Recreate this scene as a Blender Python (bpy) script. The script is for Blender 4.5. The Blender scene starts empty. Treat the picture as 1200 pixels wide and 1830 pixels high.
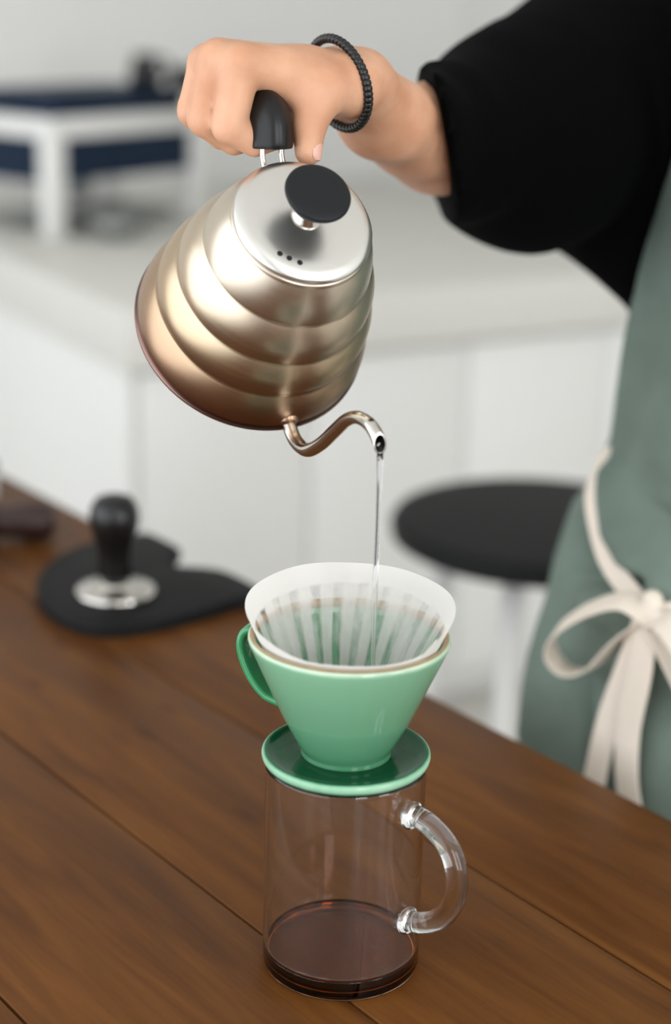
import bpy, bmesh, math, random
import numpy as np
from mathutils import Vector, Matrix, Quaternion

random.seed(7)
scene = bpy.context.scene
C = scene.collection
PI = math.pi

# ------------------------------------------------------------------ camera
W, H, FPX = 1200, 1830, 3000.0
pitch, roll = math.radians(17.6228), math.radians(1.4193)
Fv = Vector((0, math.cos(pitch), -math.sin(pitch)))
R0 = Vector((1, 0, 0)); U0 = R0.cross(Fv)
Rv = R0 * math.cos(roll) + U0 * math.sin(roll)
Uv = -R0 * math.sin(roll) + U0 * math.cos(roll)
cam = bpy.data.cameras.new('camera')
cam_o = bpy.data.objects.new('camera', cam); C.objects.link(cam_o)
m3 = Matrix((Rv, Uv, -Fv)).transposed()
cam_o.matrix_world = Matrix.Translation((-0.0088, -0.8111, 0.5165)) @ m3.to_4x4()
cam.sensor_fit = 'VERTICAL'; cam.sensor_height = 36.0
cam.lens = 36.0 * FPX / H
cam.clip_start = 0.02; cam.clip_end = 60
cam.dof.use_dof = True
cam.dof.focus_distance = 0.905
cam.dof.aperture_fstop = 3.1
scene.camera = cam_o

# ------------------------------------------------------------------ world / light / exposure
w = bpy.data.worlds.new('overcast_sky'); scene.world = w; w.use_nodes = True
bg = w.node_tree.nodes['Background']
bg.inputs[0].default_value = (0.86, 0.93, 1.0, 1); bg.inputs[1].default_value = 1.6
scene.view_settings.view_transform = 'Standard'
scene.view_settings.look = 'None'
scene.view_settings.gamma = 1.0
scene.view_settings.exposure = 0.0
try: scene.view_settings.use_curve_mapping = False
except Exception: pass

# room axes: E runs away from the viewer to the back wall, N runs to the right-hand wall
E2 = Vector((-0.5, 0.866, 0)).normalized(); N2 = Vector((0.866, 0.5, 0)).normalized()
FLOOR, CEIL = -0.85, 1.75
E_BACK, E_FRONT, N_RIGHT, N_LEFT = 3.30, -2.6, 2.25, -2.0
def rm(e, n, z): return E2 * e + N2 * n + Vector((0, 0, z))

def area(name, pos, direction, sx, sy, power, col):
    l = bpy.data.lights.new(name, 'AREA'); l.shape = 'RECTANGLE'
    l.size = sx; l.size_y = sy; l.energy = power; l.color = col
    o = bpy.data.objects.new(name, l); C.objects.link(o)
    z = -Vector(direction).normalized(); x = Vector((0, 0, 1)).cross(z).normalized(); y = z.cross(x)
    o.matrix_world = Matrix.Translation(pos) @ Matrix((x, y, z)).transposed().to_4x4()
    return o
DAY = (0.97, 0.985, 1.0)
WIN_LEFT = (-1.6, 2.4, -0.75, 1.65)          # e0, e1, z0, z1 on the left wall
WIN_FRONT = [(-0.75, -0.05, -0.1, 1.55), (0.75, 1.55, -0.1, 1.55)]   # n0, n1, z0, z1 on the front wall
area('window_daylight', rm((WIN_LEFT[0] + WIN_LEFT[1]) / 2, N_LEFT - 0.02, 0.45), N2, 4.0, 2.4, 46, DAY)
for n0, n1, z0, z1 in WIN_FRONT:
    area('window_daylight', rm(E_FRONT - 0.02, (n0 + n1) / 2, (z0 + z1) / 2), E2, n1 - n0, z1 - z0, 26, DAY)

# ------------------------------------------------------------------ helpers
def lin(r, g, b, k=1.0):
    f = lambda c: ((c / 255 / 12.92) if c / 255 <= 0.04045 else ((c / 255 + 0.055) / 1.055) ** 2.4) * k
    return (f(r), f(g), f(b), 1.0)

def mat(name, col, rough=0.5, metal=0.0, **kw):
    m = bpy.data.materials.new(name); m.use_nodes = True
    nt = m.node_tree; b = nt.nodes['Principled BSDF']
    b.inputs['Base Color'].default_value = col
    b.inputs['Roughness'].default_value = rough
    b.inputs['Metallic'].default_value = metal
    for k, v in kw.items():
        if k in ('vary', 'bump', 'bscale'): continue
        b.inputs[k].default_value = v
    N = nt.nodes; L = nt.links
    if kw.get('vary') or kw.get('bump'):
        tc = N.new('ShaderNodeTexCoord')
        nz = N.new('ShaderNodeTexNoise'); nz.inputs['Scale'].default_value = kw.get('bscale', 40.0)
        nz.inputs['Detail'].default_value = 5
        L.new(tc.outputs['Object'], nz.inputs['Vector'])
        if kw.get('vary'):
            mx = N.new('ShaderNodeMix'); mx.data_type = 'RGBA'
            v = kw['vary']
            mx.inputs[6].default_value = tuple(c * (1 - v) for c in col[:3]) + (1,)
            mx.inputs[7].default_value = tuple(min(1, c * (1 + v)) for c in col[:3]) + (1,)
            L.new(nz.outputs[0], mx.inputs[0]); L.new(mx.outputs[2], b.inputs['Base Color'])
        if kw.get('bump'):
            bp = N.new('ShaderNodeBump'); bp.inputs['Strength'].default_value = kw['bump']
            bp.inputs['Distance'].default_value = 0.002
            L.new(nz.outputs[0], bp.inputs['Height']); L.new(bp.outputs[0], b.inputs['Normal'])
    return m

def mesh_obj(name, verts, faces, m, parent=None, smooth=True):
    me = bpy.data.meshes.new(name)
    me.from_pydata([tuple(v) for v in verts], [], [tuple(f) for f in faces])
    me.validate(); me.update()
    bm = bmesh.new(); bm.from_mesh(me); bmesh.ops.recalc_face_normals(bm, faces=bm.faces); bm.to_mesh(me); bm.free()
    if smooth: me.polygons.foreach_set('use_smooth', [True] * len(me.polygons))
    if m: me.materials.append(m)
    o = bpy.data.objects.new(name, me); C.objects.link(o)
    if parent: o.parent = parent
    return o

def sharp(o, deg=35):
    bm = bmesh.new(); bm.from_mesh(o.data)
    for e in bm.edges:
        if len(e.link_faces) == 2 and e.calc_face_angle(0) > math.radians(deg): e.smooth = False
    bm.to_mesh(o.data); bm.free(); return o

def tag(o, label=None, cat=None, group=None, kind=None):
    if label: o['label'] = label
    if cat: o['category'] = cat
    if group: o['group'] = group
    if kind: o['kind'] = kind
    return o

def empty(name, loc=(0, 0, 0), rz=0.0, mw=None):
    o = bpy.data.objects.new(name, None); C.objects.link(o); o.empty_display_size = 0.05
    if mw is not None: o.matrix_world = mw
    else: o.location = loc; o.rotation_euler = (0, 0, rz)
    return o

def dup(o, parent=None):
    c = o.copy(); C.objects.link(c); c.parent = parent
    for ch in list(o.children): dup(ch, c)
    return c

def lathe(prof, n=64, closed=False):
    """prof: list of (r, z); returns verts, faces (ends on the axis close themselves)"""
    vs, fs, rows = [], [], []
    for r, z in prof:
        if r < 1e-6: rows.append([len(vs)]); vs.append((0, 0, z))
        else:
            rows.append(list(range(len(vs), len(vs) + n)))
            vs += [(r * math.cos(2 * PI * i / n), r * math.sin(2 * PI * i / n), z) for i in range(n)]
    pairs = list(zip(rows[:-1], rows[1:]))
    if closed: pairs.append((rows[-1], rows[0]))
    for a, b in pairs:
        for i in range(n):
            j = (i + 1) % n
            if len(a) == 1 and len(b) == 1: continue
            if len(a) == 1: fs.append((a[0], b[i], b[j]))
            elif len(b) == 1: fs.append((a[i], a[j], b[0]))
            else: fs.append((a[i], a[j], b[j], b[i]))
    return vs, fs

def catmull(pts, sub=8):
    P = [Vector(p) for p in pts]; P = [P[0] * 2 - P[1]] + P + [P[-1] * 2 - P[-2]]
    out = []
    for i in range(1, len(P) - 2):
        for k in range(sub):
            t = k / sub; a, b, c, d = P[i - 1], P[i], P[i + 1], P[i + 2]
            out.append(0.5 * ((2 * b) + (c - a) * t + (2 * a - 5 * b + 4 * c - d) * t * t + (3 * b - a - 3 * c + d) * t ** 3))
    out.append(P[-2]); return out

def sweep(path, section, up=Vector((0, 0, 1)), scale=None, cap=True, closed=False):
    """section: list of (x, y) around; frame transported along the path"""
    n = len(path); vs, fs = [], []
    T = []
    for i in range(n):
        a = path[(i - 1) % n] if (i > 0 or closed) else path[i]; b = path[(i + 1) % n] if (i < n - 1 or closed) else path[i]
        T.append((b - a).normalized())
    X = up.cross(T[0])
    if X.length < 1e-4: X = Vector((1, 0, 0)).cross(T[0])
    X.normalize()
    k = len(section)
    for i in range(n):
        X = (X - T[i] * X.dot(T[i])).normalized(); Y = T[i].cross(X)
        s = scale[i] if scale else 1.0
        sx, sy = s if isinstance(s, tuple) else (s, s)
        vs += [path[i] + X * (x * sx) + Y * (y * sy) for x, y in section]
    for i in range(n if closed else n - 1):
        i2 = (i + 1) % n
        for j in range(k):
            j2 = (j + 1) % k
            fs.append((i * k + j, i * k + j2, i2 * k + j2, i2 * k + j))
    if cap and not closed:
        fs.append(tuple(range(k - 1, -1, -1))); fs.append(tuple(range((n - 1) * k, n * k)))
    return vs, fs

def circle(r, n=16): return [(r * math.cos(2 * PI * i / n), r * math.sin(2 * PI * i / n)) for i in range(n)]
def rrect(w, h, r, n=4):
    out = []
    for cx, cy, a0 in ((w / 2 - r, h / 2 - r, 0), (-w / 2 + r, h / 2 - r, 90), (-w / 2 + r, -h / 2 + r, 180), (w / 2 - r, -h / 2 + r, 270)):
        for i in range(n + 1):
            a = math.radians(a0 + 90 * i / n); out.append((cx + r * math.cos(a), cy + r * math.sin(a)))
    return out

def box_vf(x0, x1, y0, y1, z0, z1, bev=0.0):
    bm = bmesh.new(); bmesh.ops.create_cube(bm, size=1)
    for v in bm.verts:
        v.co = Vector((x0 + (v.co.x + .5) * (x1 - x0), y0 + (v.co.y + .5) * (y1 - y0), z0 + (v.co.z + .5) * (z1 - z0)))
    if bev > 0: bmesh.ops.bevel(bm, geom=bm.edges[:], offset=bev, segments=2, profile=0.5, affect='EDGES')
    bm.verts.index_update(); vs = [v.co.copy() for v in bm.verts]; fs = [[v.index for v in f.verts] for f in bm.faces]
    bm.free(); return vs, fs
def box(name, x0, x1, y0, y1, z0, z1, m, parent=None, bev=0.0):
    o = mesh_obj(name, *box_vf(x0, x1, y0, y1, z0, z1, bev), m, parent, smooth=bev > 0)
    return sharp(o, 50) if bev > 0 else o

def prism(name, outline, z0, z1, m, parent=None, bev=0.0):
    bm = bmesh.new(); vs = [bm.verts.new((x, y, z0)) for x, y in outline]
    f = bm.faces.new(vs); r = bmesh.ops.extrude_face_region(bm, geom=[f])
    for v in [g for g in r['geom'] if isinstance(g, bmesh.types.BMVert)]: v.co.z = z1
    bmesh.ops.recalc_face_normals(bm, faces=bm.faces)
    if bev > 0:
        ed = [e for e in bm.edges if all(abs(v.co.z - z1) < 1e-6 for v in e.verts)]
        bmesh.ops.bevel(bm, geom=ed, offset=bev, segments=3, profile=0.5, affect='EDGES')
    me = bpy.data.meshes.new(name); bm.to_mesh(me); bm.free(); me.materials.append(m)
    me.polygons.foreach_set('use_smooth', [True] * len(me.polygons))
    o = bpy.data.objects.new(name, me); C.objects.link(o); o.parent = parent
    return sharp(o, 40)

# ---- signed distance bodies: round cones blended smoothly, meshed with surface nets
class Sdf:
    def __init__(s, lo, hi, h):
        s.lo = np.array(lo, float); s.h = h
        s.n = np.ceil((np.array(hi) - s.lo) / h).astype(int) + 1
        s.v = np.full(s.n, 0.2, np.float32)
    def _sl(s, a, b, r):
        i0 = np.clip(np.floor((np.minimum(a, b) - r - s.lo) / s.h).astype(int), 0, s.n - 1)
        i1 = np.clip(np.ceil((np.maximum(a, b) + r - s.lo) / s.h).astype(int) + 1, 1, s.n)
        sl = tuple(slice(p, q) for p, q in zip(i0, i1))
        g = [s.lo[k] + s.h * np.arange(i0[k], i1[k], dtype=np.float32) for k in range(3)]
        return sl, g[0][:, None, None], g[1][None, :, None], g[2][None, None, :]
    @staticmethod
    def _cone(X, Y, Z, a, b, ra, rb):
        d = b - a; L2 = max(float(d @ d), 1e-12)
        t = np.clip(((X - a[0]) * d[0] + (Y - a[1]) * d[1] + (Z - a[2]) * d[2]) / L2, 0, 1)
        q = np.sqrt((X - a[0] - t * d[0]) ** 2 + (Y - a[1] - t * d[1]) ** 2 + (Z - a[2] - t * d[2]) ** 2)
        return q - (ra + (rb - ra) * t)
    def cone(s, a, b, ra, rb, k=0.006):
        a = np.array(a, float); b = np.array(b, float)
        sl, X, Y, Z = s._sl(a, b, max(ra, rb) + 3 * k + 3 * s.h)
        s._smin(sl, s._cone(X, Y, Z, a, b, ra, rb), k)
    def ell(s, c, rad, M=None, k=0.01):
        c = np.array(c, float); rad = np.array(rad, float); R = float(rad.max())
        sl, X, Y, Z = s._sl(c, c, R + 3 * k + 3 * s.h)
        M = np.eye(3) if M is None else np.array(M, float)
        p = [(X - c[0]) * M[i][0] + (Y - c[1]) * M[i][1] + (Z - c[2]) * M[i][2] for i in range(3)]
        k0 = np.sqrt(sum((p[i] / rad[i]) ** 2 for i in range(3))); k1 = np.sqrt(sum((p[i] / rad[i] ** 2) ** 2 for i in range(3))) + 1e-9
        s._smin(sl, k0 * (k0 - 1) / k1, k)
    def _smin(s, sl, d, k):
        o = s.v[sl]; h = np.clip(0.5 + 0.5 * (o - d) / k, 0, 1)
        s.v[sl] = o * (1 - h) + d * h - k * h * (1 - h)
    def cut_cone(s, a, b, ra, rb, k=0.002):
        a = np.array(a, float); b = np.array(b, float)
        sl, X, Y, Z = s._sl(a, b, max(ra, rb) + 3 * k + 3 * s.h)
        d = -s._cone(X, Y, Z, a, b, ra, rb); o = s.v[sl]
        h = np.clip(0.5 - 0.5 * (o - d) / k, 0, 1); s.v[sl] = o * (1 - h) + d * h + k * h * (1 - h)
    def cut_plane(s, p, n, R):
        """remove what lies in front of the plane within R of p"""
        p = np.array(p, float); n = np.array(n, float); n /= np.linalg.norm(n)
        sl, X, Y, Z = s._sl(p, p, R)
        d = (X - p[0]) * n[0] + (Y - p[1]) * n[1] + (Z - p[2]) * n[2]
        near = ((X - p[0]) ** 2 + (Y - p[1]) ** 2 + (Z - p[2]) ** 2) < R * R
        s.v[sl] = np.where(near, np.maximum(s.v[sl], d), s.v[sl])
    def mesh(s, smooth=2):
        v = s.v; v[0] = v[-1] = 0.2; v[:, 0] = v[:, -1] = 0.2; v[:, :, 0] = v[:, :, -1] = 0.2
        ins = v < 0; nx, ny, nz = v.shape
        cnt = np.zeros((nx - 1, ny - 1, nz - 1), np.int8)
        for a in (0, 1):
            for b in (0, 1):
                for c in (0, 1): cnt += ins[a:nx - 1 + a, b:ny - 1 + b, c:nz - 1 + c]
        act = np.argwhere((cnt > 0) & (cnt < 8)); n = len(act)
        idx = np.full(cnt.shape, -1, np.int64); idx[tuple(act.T)] = np.arange(n)
        acc = np.zeros((n, 3)); num = np.zeros(n)
        cor = [(a, b, c) for a in (0, 1) for b in (0, 1) for c in (0, 1)]
        for i in range(8):
            for j in range(i + 1, 8):
                p, q = np.array(cor[i]), np.array(cor[j])
                if abs(p - q).sum() != 1: continue
                va = v[tuple((act + p).T)]; vb = v[tuple((act + q).T)]
                mk = (va < 0) != (vb < 0); t = np.where(mk, va / np.where(mk, va - vb, 1), 0)
                acc += np.where(mk[:, None], p + t[:, None] * (q - p), 0); num += mk
        P = (act + acc / num[:, None]) * s.h + s.lo
        F = []
        for ax in range(3):
            o1, o2 = [(1, 2), (2, 0), (0, 1)][ax]
            sl0 = [slice(1, -1)] * 3; sl0[ax] = slice(0, -1); sl1 = [slice(1, -1)] * 3; sl1[ax] = slice(1, None)
            A = ins[tuple(sl0)]; Bq = ins[tuple(sl1)]; e = np.argwhere(A != Bq)
            fl = A[tuple(e.T)]
            off = np.ones(3, int); off[ax] = 0; e = e + off
            u1 = np.zeros(3, int); u1[o1] = 1; u2 = np.zeros(3, int); u2[o2] = 1
            q = np.stack([idx[tuple((e - u1 - u2).T)], idx[tuple((e - u2).T)], idx[tuple(e.T)], idx[tuple((e - u1).T)]], 1)
            q[~fl] = q[~fl][:, ::-1]; F.append(q)
        F = np.concatenate(F)
        for _ in range(smooth):
            S = np.zeros_like(P); D = np.zeros(n)
            for a, b in ((0, 1), (1, 2), (2, 3), (3, 0)):
                for x, y in ((a, b), (b, a)):
                    np.add.at(S, F[:, x], P[F[:, y]]); np.add.at(D, F[:, x], 1)
            P = P * 0.45 + 0.55 * S / np.maximum(D, 1)[:, None]
        return P, F
def np_mesh(name, parts, m, parent=None):
    V, F, o = [], [], 0
    for P, Q in parts: V.append(P); F.append(Q + o); o += len(P)
    V = np.concatenate(V); F = np.concatenate(F)
    me = bpy.data.meshes.new(name)
    me.vertices.add(len(V)); me.vertices.foreach_set('co', V.astype(np.float32).ravel())
    me.loops.add(F.size); me.loops.foreach_set('vertex_index', F.astype(np.int32).ravel())
    me.polygons.add(len(F)); me.polygons.foreach_set('loop_start', np.arange(0, F.size, 4, dtype=np.int32))
    me.polygons.foreach_set('use_smooth', np.ones(len(F), bool))
    me.update(); me.validate(); me.materials.append(m)
    o = bpy.data.objects.new(name, me); C.objects.link(o); o.parent = parent
    return o

# ------------------------------------------------------------------ materials
M = {}
M['wall'] = mat('white_plaster', lin(228, 227, 224), 0.9, vary=0.02, bscale=3)
M['ceiling'] = mat('ceiling_paint', lin(235, 234, 230), 0.95, vary=0.01, bscale=2)
M['floor'] = mat('pale_concrete', lin(205, 202, 196), 0.6, vary=0.06, bscale=5)
M['white_lacquer'] = mat('white_lacquer', lin(230, 229, 226), 0.45, vary=0.015, bscale=4)
M['worktop'] = mat('cream_worktop', lin(214, 212, 206), 0.5, vary=0.02, bscale=6)
M['white_metal'] = mat('white_powder_coat', lin(228, 227, 224), 0.4, vary=0.01)
M['navy'] = mat('navy_enamel', lin(5, 30, 54), 0.45, vary=0.15, bscale=9, **{'Specular IOR Level': 0.22})
M['black_rubber'] = mat('black_rubber', lin(14, 15, 16), 0.6, bump=0.15, bscale=500, vary=0.1, **{'Specular IOR Level': 0.22})
M['black_plastic'] = mat('black_plastic', lin(9, 10, 11), 0.36, bump=0.03, bscale=700, vary=0.08, **{'Specular IOR Level': 0.35})
M['knob_plastic'] = mat('knob_plastic', lin(24, 26, 28), 0.45, vary=0.06, bscale=300, **{'Specular IOR Level': 0.22})
M['black_lacquer'] = mat('black_lacquer', lin(13, 13, 14), 0.3, vary=0.1)
M['black_seat'] = mat('black_seat', lin(14, 16, 16), 0.6, vary=0.12, bscale=12, **{'Specular IOR Level': 0.22})
M['chrome'] = mat('polished_steel', lin(212, 208, 202), 0.16, 1.0)
M['grey_metal'] = mat('grey_metal', lin(140, 142, 140), 0.4, 0.7, vary=0.06)
M['tee'] = mat('black_cotton', lin(4, 4, 5), 0.95, bump=0.25, bscale=300, vary=0.12, **{'Specular IOR Level': 0.05})
M['ribbon'] = mat('cream_cotton_tape', lin(226, 214, 200), 0.9, bump=0.3, bscale=350, vary=0.05)
M['dark_wood'] = mat('dark_wood', lin(52, 30, 26), 0.4, vary=0.25, bscale=30)
M['bead'] = mat('black_bead', lin(6, 6, 7), 0.32, vary=0.1)
M['hole'] = mat('hole_shade', lin(8, 8, 8), 0.8, vary=0.05)
M['bore'] = mat('bore_shade', lin(42, 42, 40), 0.25, 0.6, vary=0.1)
M['hair'] = mat('black_hair', lin(20, 16, 14), 0.5, vary=0.3, bscale=80)
M['nail'] = mat('nail', lin(232, 172, 152), 0.35, vary=0.03, **{'Subsurface Weight': 0.2})

def make_skin():
    m = mat('skin', lin(214, 158, 122), 0.5); nt = m.node_tree; N, L = nt.nodes, nt.links; b = N['Principled BSDF']
    tc = N.new('ShaderNodeTexCoord')
    n1 = N.new('ShaderNodeTexNoise'); n1.inputs['Scale'].default_value = 38; n1.inputs['Detail'].default_value = 3
    r = N.new('ShaderNodeValToRGB'); r.color_ramp.elements[0].position = 0.3; r.color_ramp.elements[1].position = 0.72
    r.color_ramp.elements[0].color = lin(190, 138, 107); r.color_ramp.elements[1].color = lin(210, 162, 132)
    n2 = N.new('ShaderNodeTexVoronoi'); n2.inputs['Scale'].default_value = 900
    bp = N.new('ShaderNodeBump'); bp.inputs['Strength'].default_value = 0.10; bp.inputs['Distance'].default_value = 0.0006
    L.new(tc.outputs['Object'], n1.inputs['Vector']); L.new(tc.outputs['Object'], n2.inputs['Vector'])
    L.new(n1.outputs[0], r.inputs[0]); L.new(r.outputs[0], b.inputs['Base Color'])
    L.new(n2.outputs[0], bp.inputs['Height']); L.new(bp.outputs[0], b.inputs['Normal'])
    b.inputs['Subsurface Weight'].default_value = 0.12
    b.inputs['Subsurface Radius'].default_value = (0.010, 0.004, 0.002); b.inputs['Subsurface Scale'].default_value = 0.5
    b.inputs['Specular IOR Level'].default_value = 0.35
    return m
M['skin'] = make_skin()

def make_wood():
    m = mat('brown_plank_wood', lin(110, 70, 42), 0.34); nt = m.node_tree; N, L = nt.nodes, nt.links; b = N['Principled BSDF']
    tc = N.new('ShaderNodeTexCoord'); oi = N.new('ShaderNodeObjectInfo')
    mp = N.new('ShaderNodeMapping'); mp.inputs['Scale'].default_value = (1.6, 14, 14)
    ad = N.new('ShaderNodeVectorMath'); ad.operation = 'ADD'
    sc = N.new('ShaderNodeVectorMath'); sc.operation = 'SCALE'; sc.inputs['Scale'].default_value = 7.0
    cb = N.new('ShaderNodeCombineXYZ'); L.new(oi.outputs['Random'], cb.inputs[0]); L.new(oi.outputs['Random'], cb.inputs[2])
    L.new(cb.outputs[0], sc.inputs[0]); L.new(tc.outputs['Object'], ad.inputs[0]); L.new(sc.outputs[0], ad.inputs[1])
    L.new(ad.outputs[0], mp.inputs['Vector'])
    n1 = N.new('ShaderNodeTexNoise'); n1.inputs['Scale'].default_value = 3.2; n1.inputs['Detail'].default_value = 8; n1.inputs['Distortion'].default_value = 0.9
    L.new(mp.outputs[0], n1.inputs['Vector'])
    mp2 = N.new('ShaderNodeMapping'); mp2.inputs['Scale'].default_value = (5, 130, 60); L.new(ad.outputs[0], mp2.inputs['Vector'])
    n2 = N.new('ShaderNodeTexNoise'); n2.inputs['Scale'].default_value = 2.5; n2.inputs['Detail'].default_value = 5; L.new(mp2.outputs[0], n2.inputs['Vector'])
    r = N.new('ShaderNodeValToRGB'); cr = r.color_ramp
    cr.elements[0].position = 0.30; cr.elements[0].color = lin(82, 47, 16)
    cr.elements[1].position = 0.72; cr.elements[1].color = lin(112, 70, 29)
    e = cr.elements.new(0.5); e.color = lin(97, 58, 22)
    L.new(n1.outputs[0], r.inputs[0])
    r2 = N.new('ShaderNodeValToRGB'); r2.color_ramp.elements[0].position = 0.32; r2.color_ramp.elements[0].color = (0.62, 0.58, 0.55, 1)
    r2.color_ramp.elements[1].position = 0.55; r2.color_ramp.elements[1].color = (1, 1, 1, 1); L.new(n2.outputs[0], r2.inputs[0])
    mx = N.new('ShaderNodeMix'); mx.data_type = 'RGBA'; mx.blend_type = 'MULTIPLY'; mx.inputs[0].default_value = 0.32
    L.new(r.outputs[0], mx.inputs[6]); L.new(r2.outputs[0], mx.inputs[7])
    # dark knots and dents
    mp3 = N.new('ShaderNodeMapping'); mp3.inputs['Scale'].default_value = (4.0, 11, 11); L.new(ad.outputs[0], mp3.inputs['Vector'])
    vo = N.new('ShaderNodeTexVoronoi'); vo.inputs['Scale'].default_value = 1.6; L.new(mp3.outputs[0], vo.inputs['Vector'])
    r3 = N.new('ShaderNodeValToRGB'); r3.color_ramp.elements[0].position = 0.04; r3.color_ramp.elements[0].color = (0.5, 0.45, 0.42, 1)
    r3.color_ramp.elements[1].position = 0.13; r3.color_ramp.elements[1].color = (1, 1, 1, 1); L.new(vo.outputs['Distance'], r3.inputs[0])
    mx3 = N.new('ShaderNodeMix'); mx3.data_type = 'RGBA'; mx3.blend_type = 'MULTIPLY'; mx3.inputs[0].default_value = 0.75
    L.new(mx.outputs[2], mx3.inputs[6]); L.new(r3.outputs[0], mx3.inputs[7])
    L.new(mx3.outputs[2], b.inputs['Base Color'])
    bp = N.new('ShaderNodeBump'); bp.inputs['Strength'].default_value = 0.22; bp.inputs['Distance'].default_value = 0.0012
    L.new(n2.outputs[0], bp.inputs['Height']); L.new(bp.outputs[0], b.inputs['Normal'])
    rr = N.new('ShaderNodeMapRange'); rr.inputs[3].default_value = 0.33; rr.inputs[4].default_value = 0.55; L.new(n1.outputs[0], rr.inputs[0]); L.new(rr.outputs[0], b.inputs['Roughness'])
    b.inputs['Specular IOR Level'].default_value = 0.18
    return m
M['wood'] = make_wood()

def make_steel():
    m = mat('brushed_champagne_steel', lin(200, 182, 158), 0.24, 1.0); nt = m.node_tree; N, L = nt.nodes, nt.links; b = N['Principled BSDF']
    tc = N.new('ShaderNodeTexCoord'); mp = N.new('ShaderNodeMapping'); mp.inputs['Scale'].default_value = (6, 6, 900)
    n = N.new('ShaderNodeTexNoise'); n.inputs['Scale'].default_value = 1.5; n.inputs['Detail'].default_value = 3
    L.new(tc.outputs['Object'], mp.inputs['Vector']); L.new(mp.outputs[0], n.inputs['Vector'])
    rr = N.new('ShaderNodeMapRange'); rr.inputs[3].default_value = 0.26; rr.inputs[4].default_value = 0.38; L.new(n.outputs[0], rr.inputs[0]); L.new(rr.outputs[0], b.inputs['Roughness'])
    # warm brown reflected from the table put into the colour, deeper towards the base
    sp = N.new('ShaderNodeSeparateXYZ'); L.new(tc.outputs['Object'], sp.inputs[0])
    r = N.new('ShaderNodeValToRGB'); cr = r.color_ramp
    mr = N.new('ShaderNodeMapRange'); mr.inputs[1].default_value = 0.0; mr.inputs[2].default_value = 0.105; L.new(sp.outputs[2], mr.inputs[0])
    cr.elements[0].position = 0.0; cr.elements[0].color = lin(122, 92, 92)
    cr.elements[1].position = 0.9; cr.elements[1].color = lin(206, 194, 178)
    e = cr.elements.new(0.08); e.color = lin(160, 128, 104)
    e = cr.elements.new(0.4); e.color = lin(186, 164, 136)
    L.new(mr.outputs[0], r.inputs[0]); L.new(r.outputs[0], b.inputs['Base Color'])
    return m
M['steel'] = make_steel()
M['lid_steel'] = mat('lid_steel', lin(222, 220, 216), 0.3, 1.0, vary=0.03, bscale=60)

def glassm(name, col, ior=1.47, rough=0.0):
    m = mat(name, col, rough); b = m.node_tree.nodes['Principled BSDF']
    b.inputs['Transmission Weight'].default_value = 1.0; b.inputs['IOR'].default_value = ior
    return m
M['glass'] = glassm('clear_glass', (0.985, 0.99, 0.99, 1))
M['water'] = glassm('water', (0.98, 0.99, 1, 1), 1.333)
M['coffee'] = glassm('coffee', lin(244, 142, 52), 1.34)

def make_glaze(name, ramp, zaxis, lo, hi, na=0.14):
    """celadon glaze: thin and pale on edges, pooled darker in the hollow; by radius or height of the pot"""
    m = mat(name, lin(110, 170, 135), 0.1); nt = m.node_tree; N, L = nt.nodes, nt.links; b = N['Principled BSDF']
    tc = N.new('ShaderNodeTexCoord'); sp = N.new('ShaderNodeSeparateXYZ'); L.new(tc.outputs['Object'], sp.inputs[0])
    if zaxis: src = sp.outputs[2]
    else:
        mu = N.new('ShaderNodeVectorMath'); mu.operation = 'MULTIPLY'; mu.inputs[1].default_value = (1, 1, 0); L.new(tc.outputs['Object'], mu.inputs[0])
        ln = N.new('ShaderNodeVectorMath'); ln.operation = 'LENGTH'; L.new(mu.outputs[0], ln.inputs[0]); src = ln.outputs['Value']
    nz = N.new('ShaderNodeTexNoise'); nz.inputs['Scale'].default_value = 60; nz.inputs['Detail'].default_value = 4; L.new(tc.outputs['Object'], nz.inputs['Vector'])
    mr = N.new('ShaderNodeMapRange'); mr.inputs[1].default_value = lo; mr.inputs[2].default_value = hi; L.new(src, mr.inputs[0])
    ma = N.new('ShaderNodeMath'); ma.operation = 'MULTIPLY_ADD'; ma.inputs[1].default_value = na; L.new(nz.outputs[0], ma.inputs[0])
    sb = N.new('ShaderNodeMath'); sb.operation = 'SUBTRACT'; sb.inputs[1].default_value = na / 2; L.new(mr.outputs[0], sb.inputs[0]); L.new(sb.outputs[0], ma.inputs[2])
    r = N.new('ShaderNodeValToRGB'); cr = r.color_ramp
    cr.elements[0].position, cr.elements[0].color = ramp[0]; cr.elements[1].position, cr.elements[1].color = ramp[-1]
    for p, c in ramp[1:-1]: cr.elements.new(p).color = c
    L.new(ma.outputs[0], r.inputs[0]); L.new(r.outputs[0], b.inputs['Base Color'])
    b.inputs['Specular IOR Level'].default_value = 0.24
    return m
M['glaze_cone'] = make_glaze('celadon_glaze_cone', [(0.0, lin(60, 122, 86)), (0.25, lin(86, 140, 107)), (0.7, lin(110, 160, 128)), (0.955, lin(122, 170, 138)), (1.0, lin(206, 218, 196))], True, 0.0, 0.0722, 0.03)
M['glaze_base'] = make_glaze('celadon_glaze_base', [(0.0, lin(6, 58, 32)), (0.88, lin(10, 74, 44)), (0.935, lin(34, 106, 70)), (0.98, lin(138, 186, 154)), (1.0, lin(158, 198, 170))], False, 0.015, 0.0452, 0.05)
b_ = M['glaze_cone'].node_tree.nodes['Principled BSDF']; b_.inputs['Specular IOR Level'].default_value = 0.5; b_.inputs['Roughness'].default_value = 0.06
M['glaze_green'] = mat('celadon_glaze_handle', lin(58, 140, 92), 0.12, vary=0.25, bscale=50)
M['lip'] = mat('bare_brown_clay_lip', lin(164, 138, 102), 0.45, vary=0.3, bscale=120)

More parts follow.
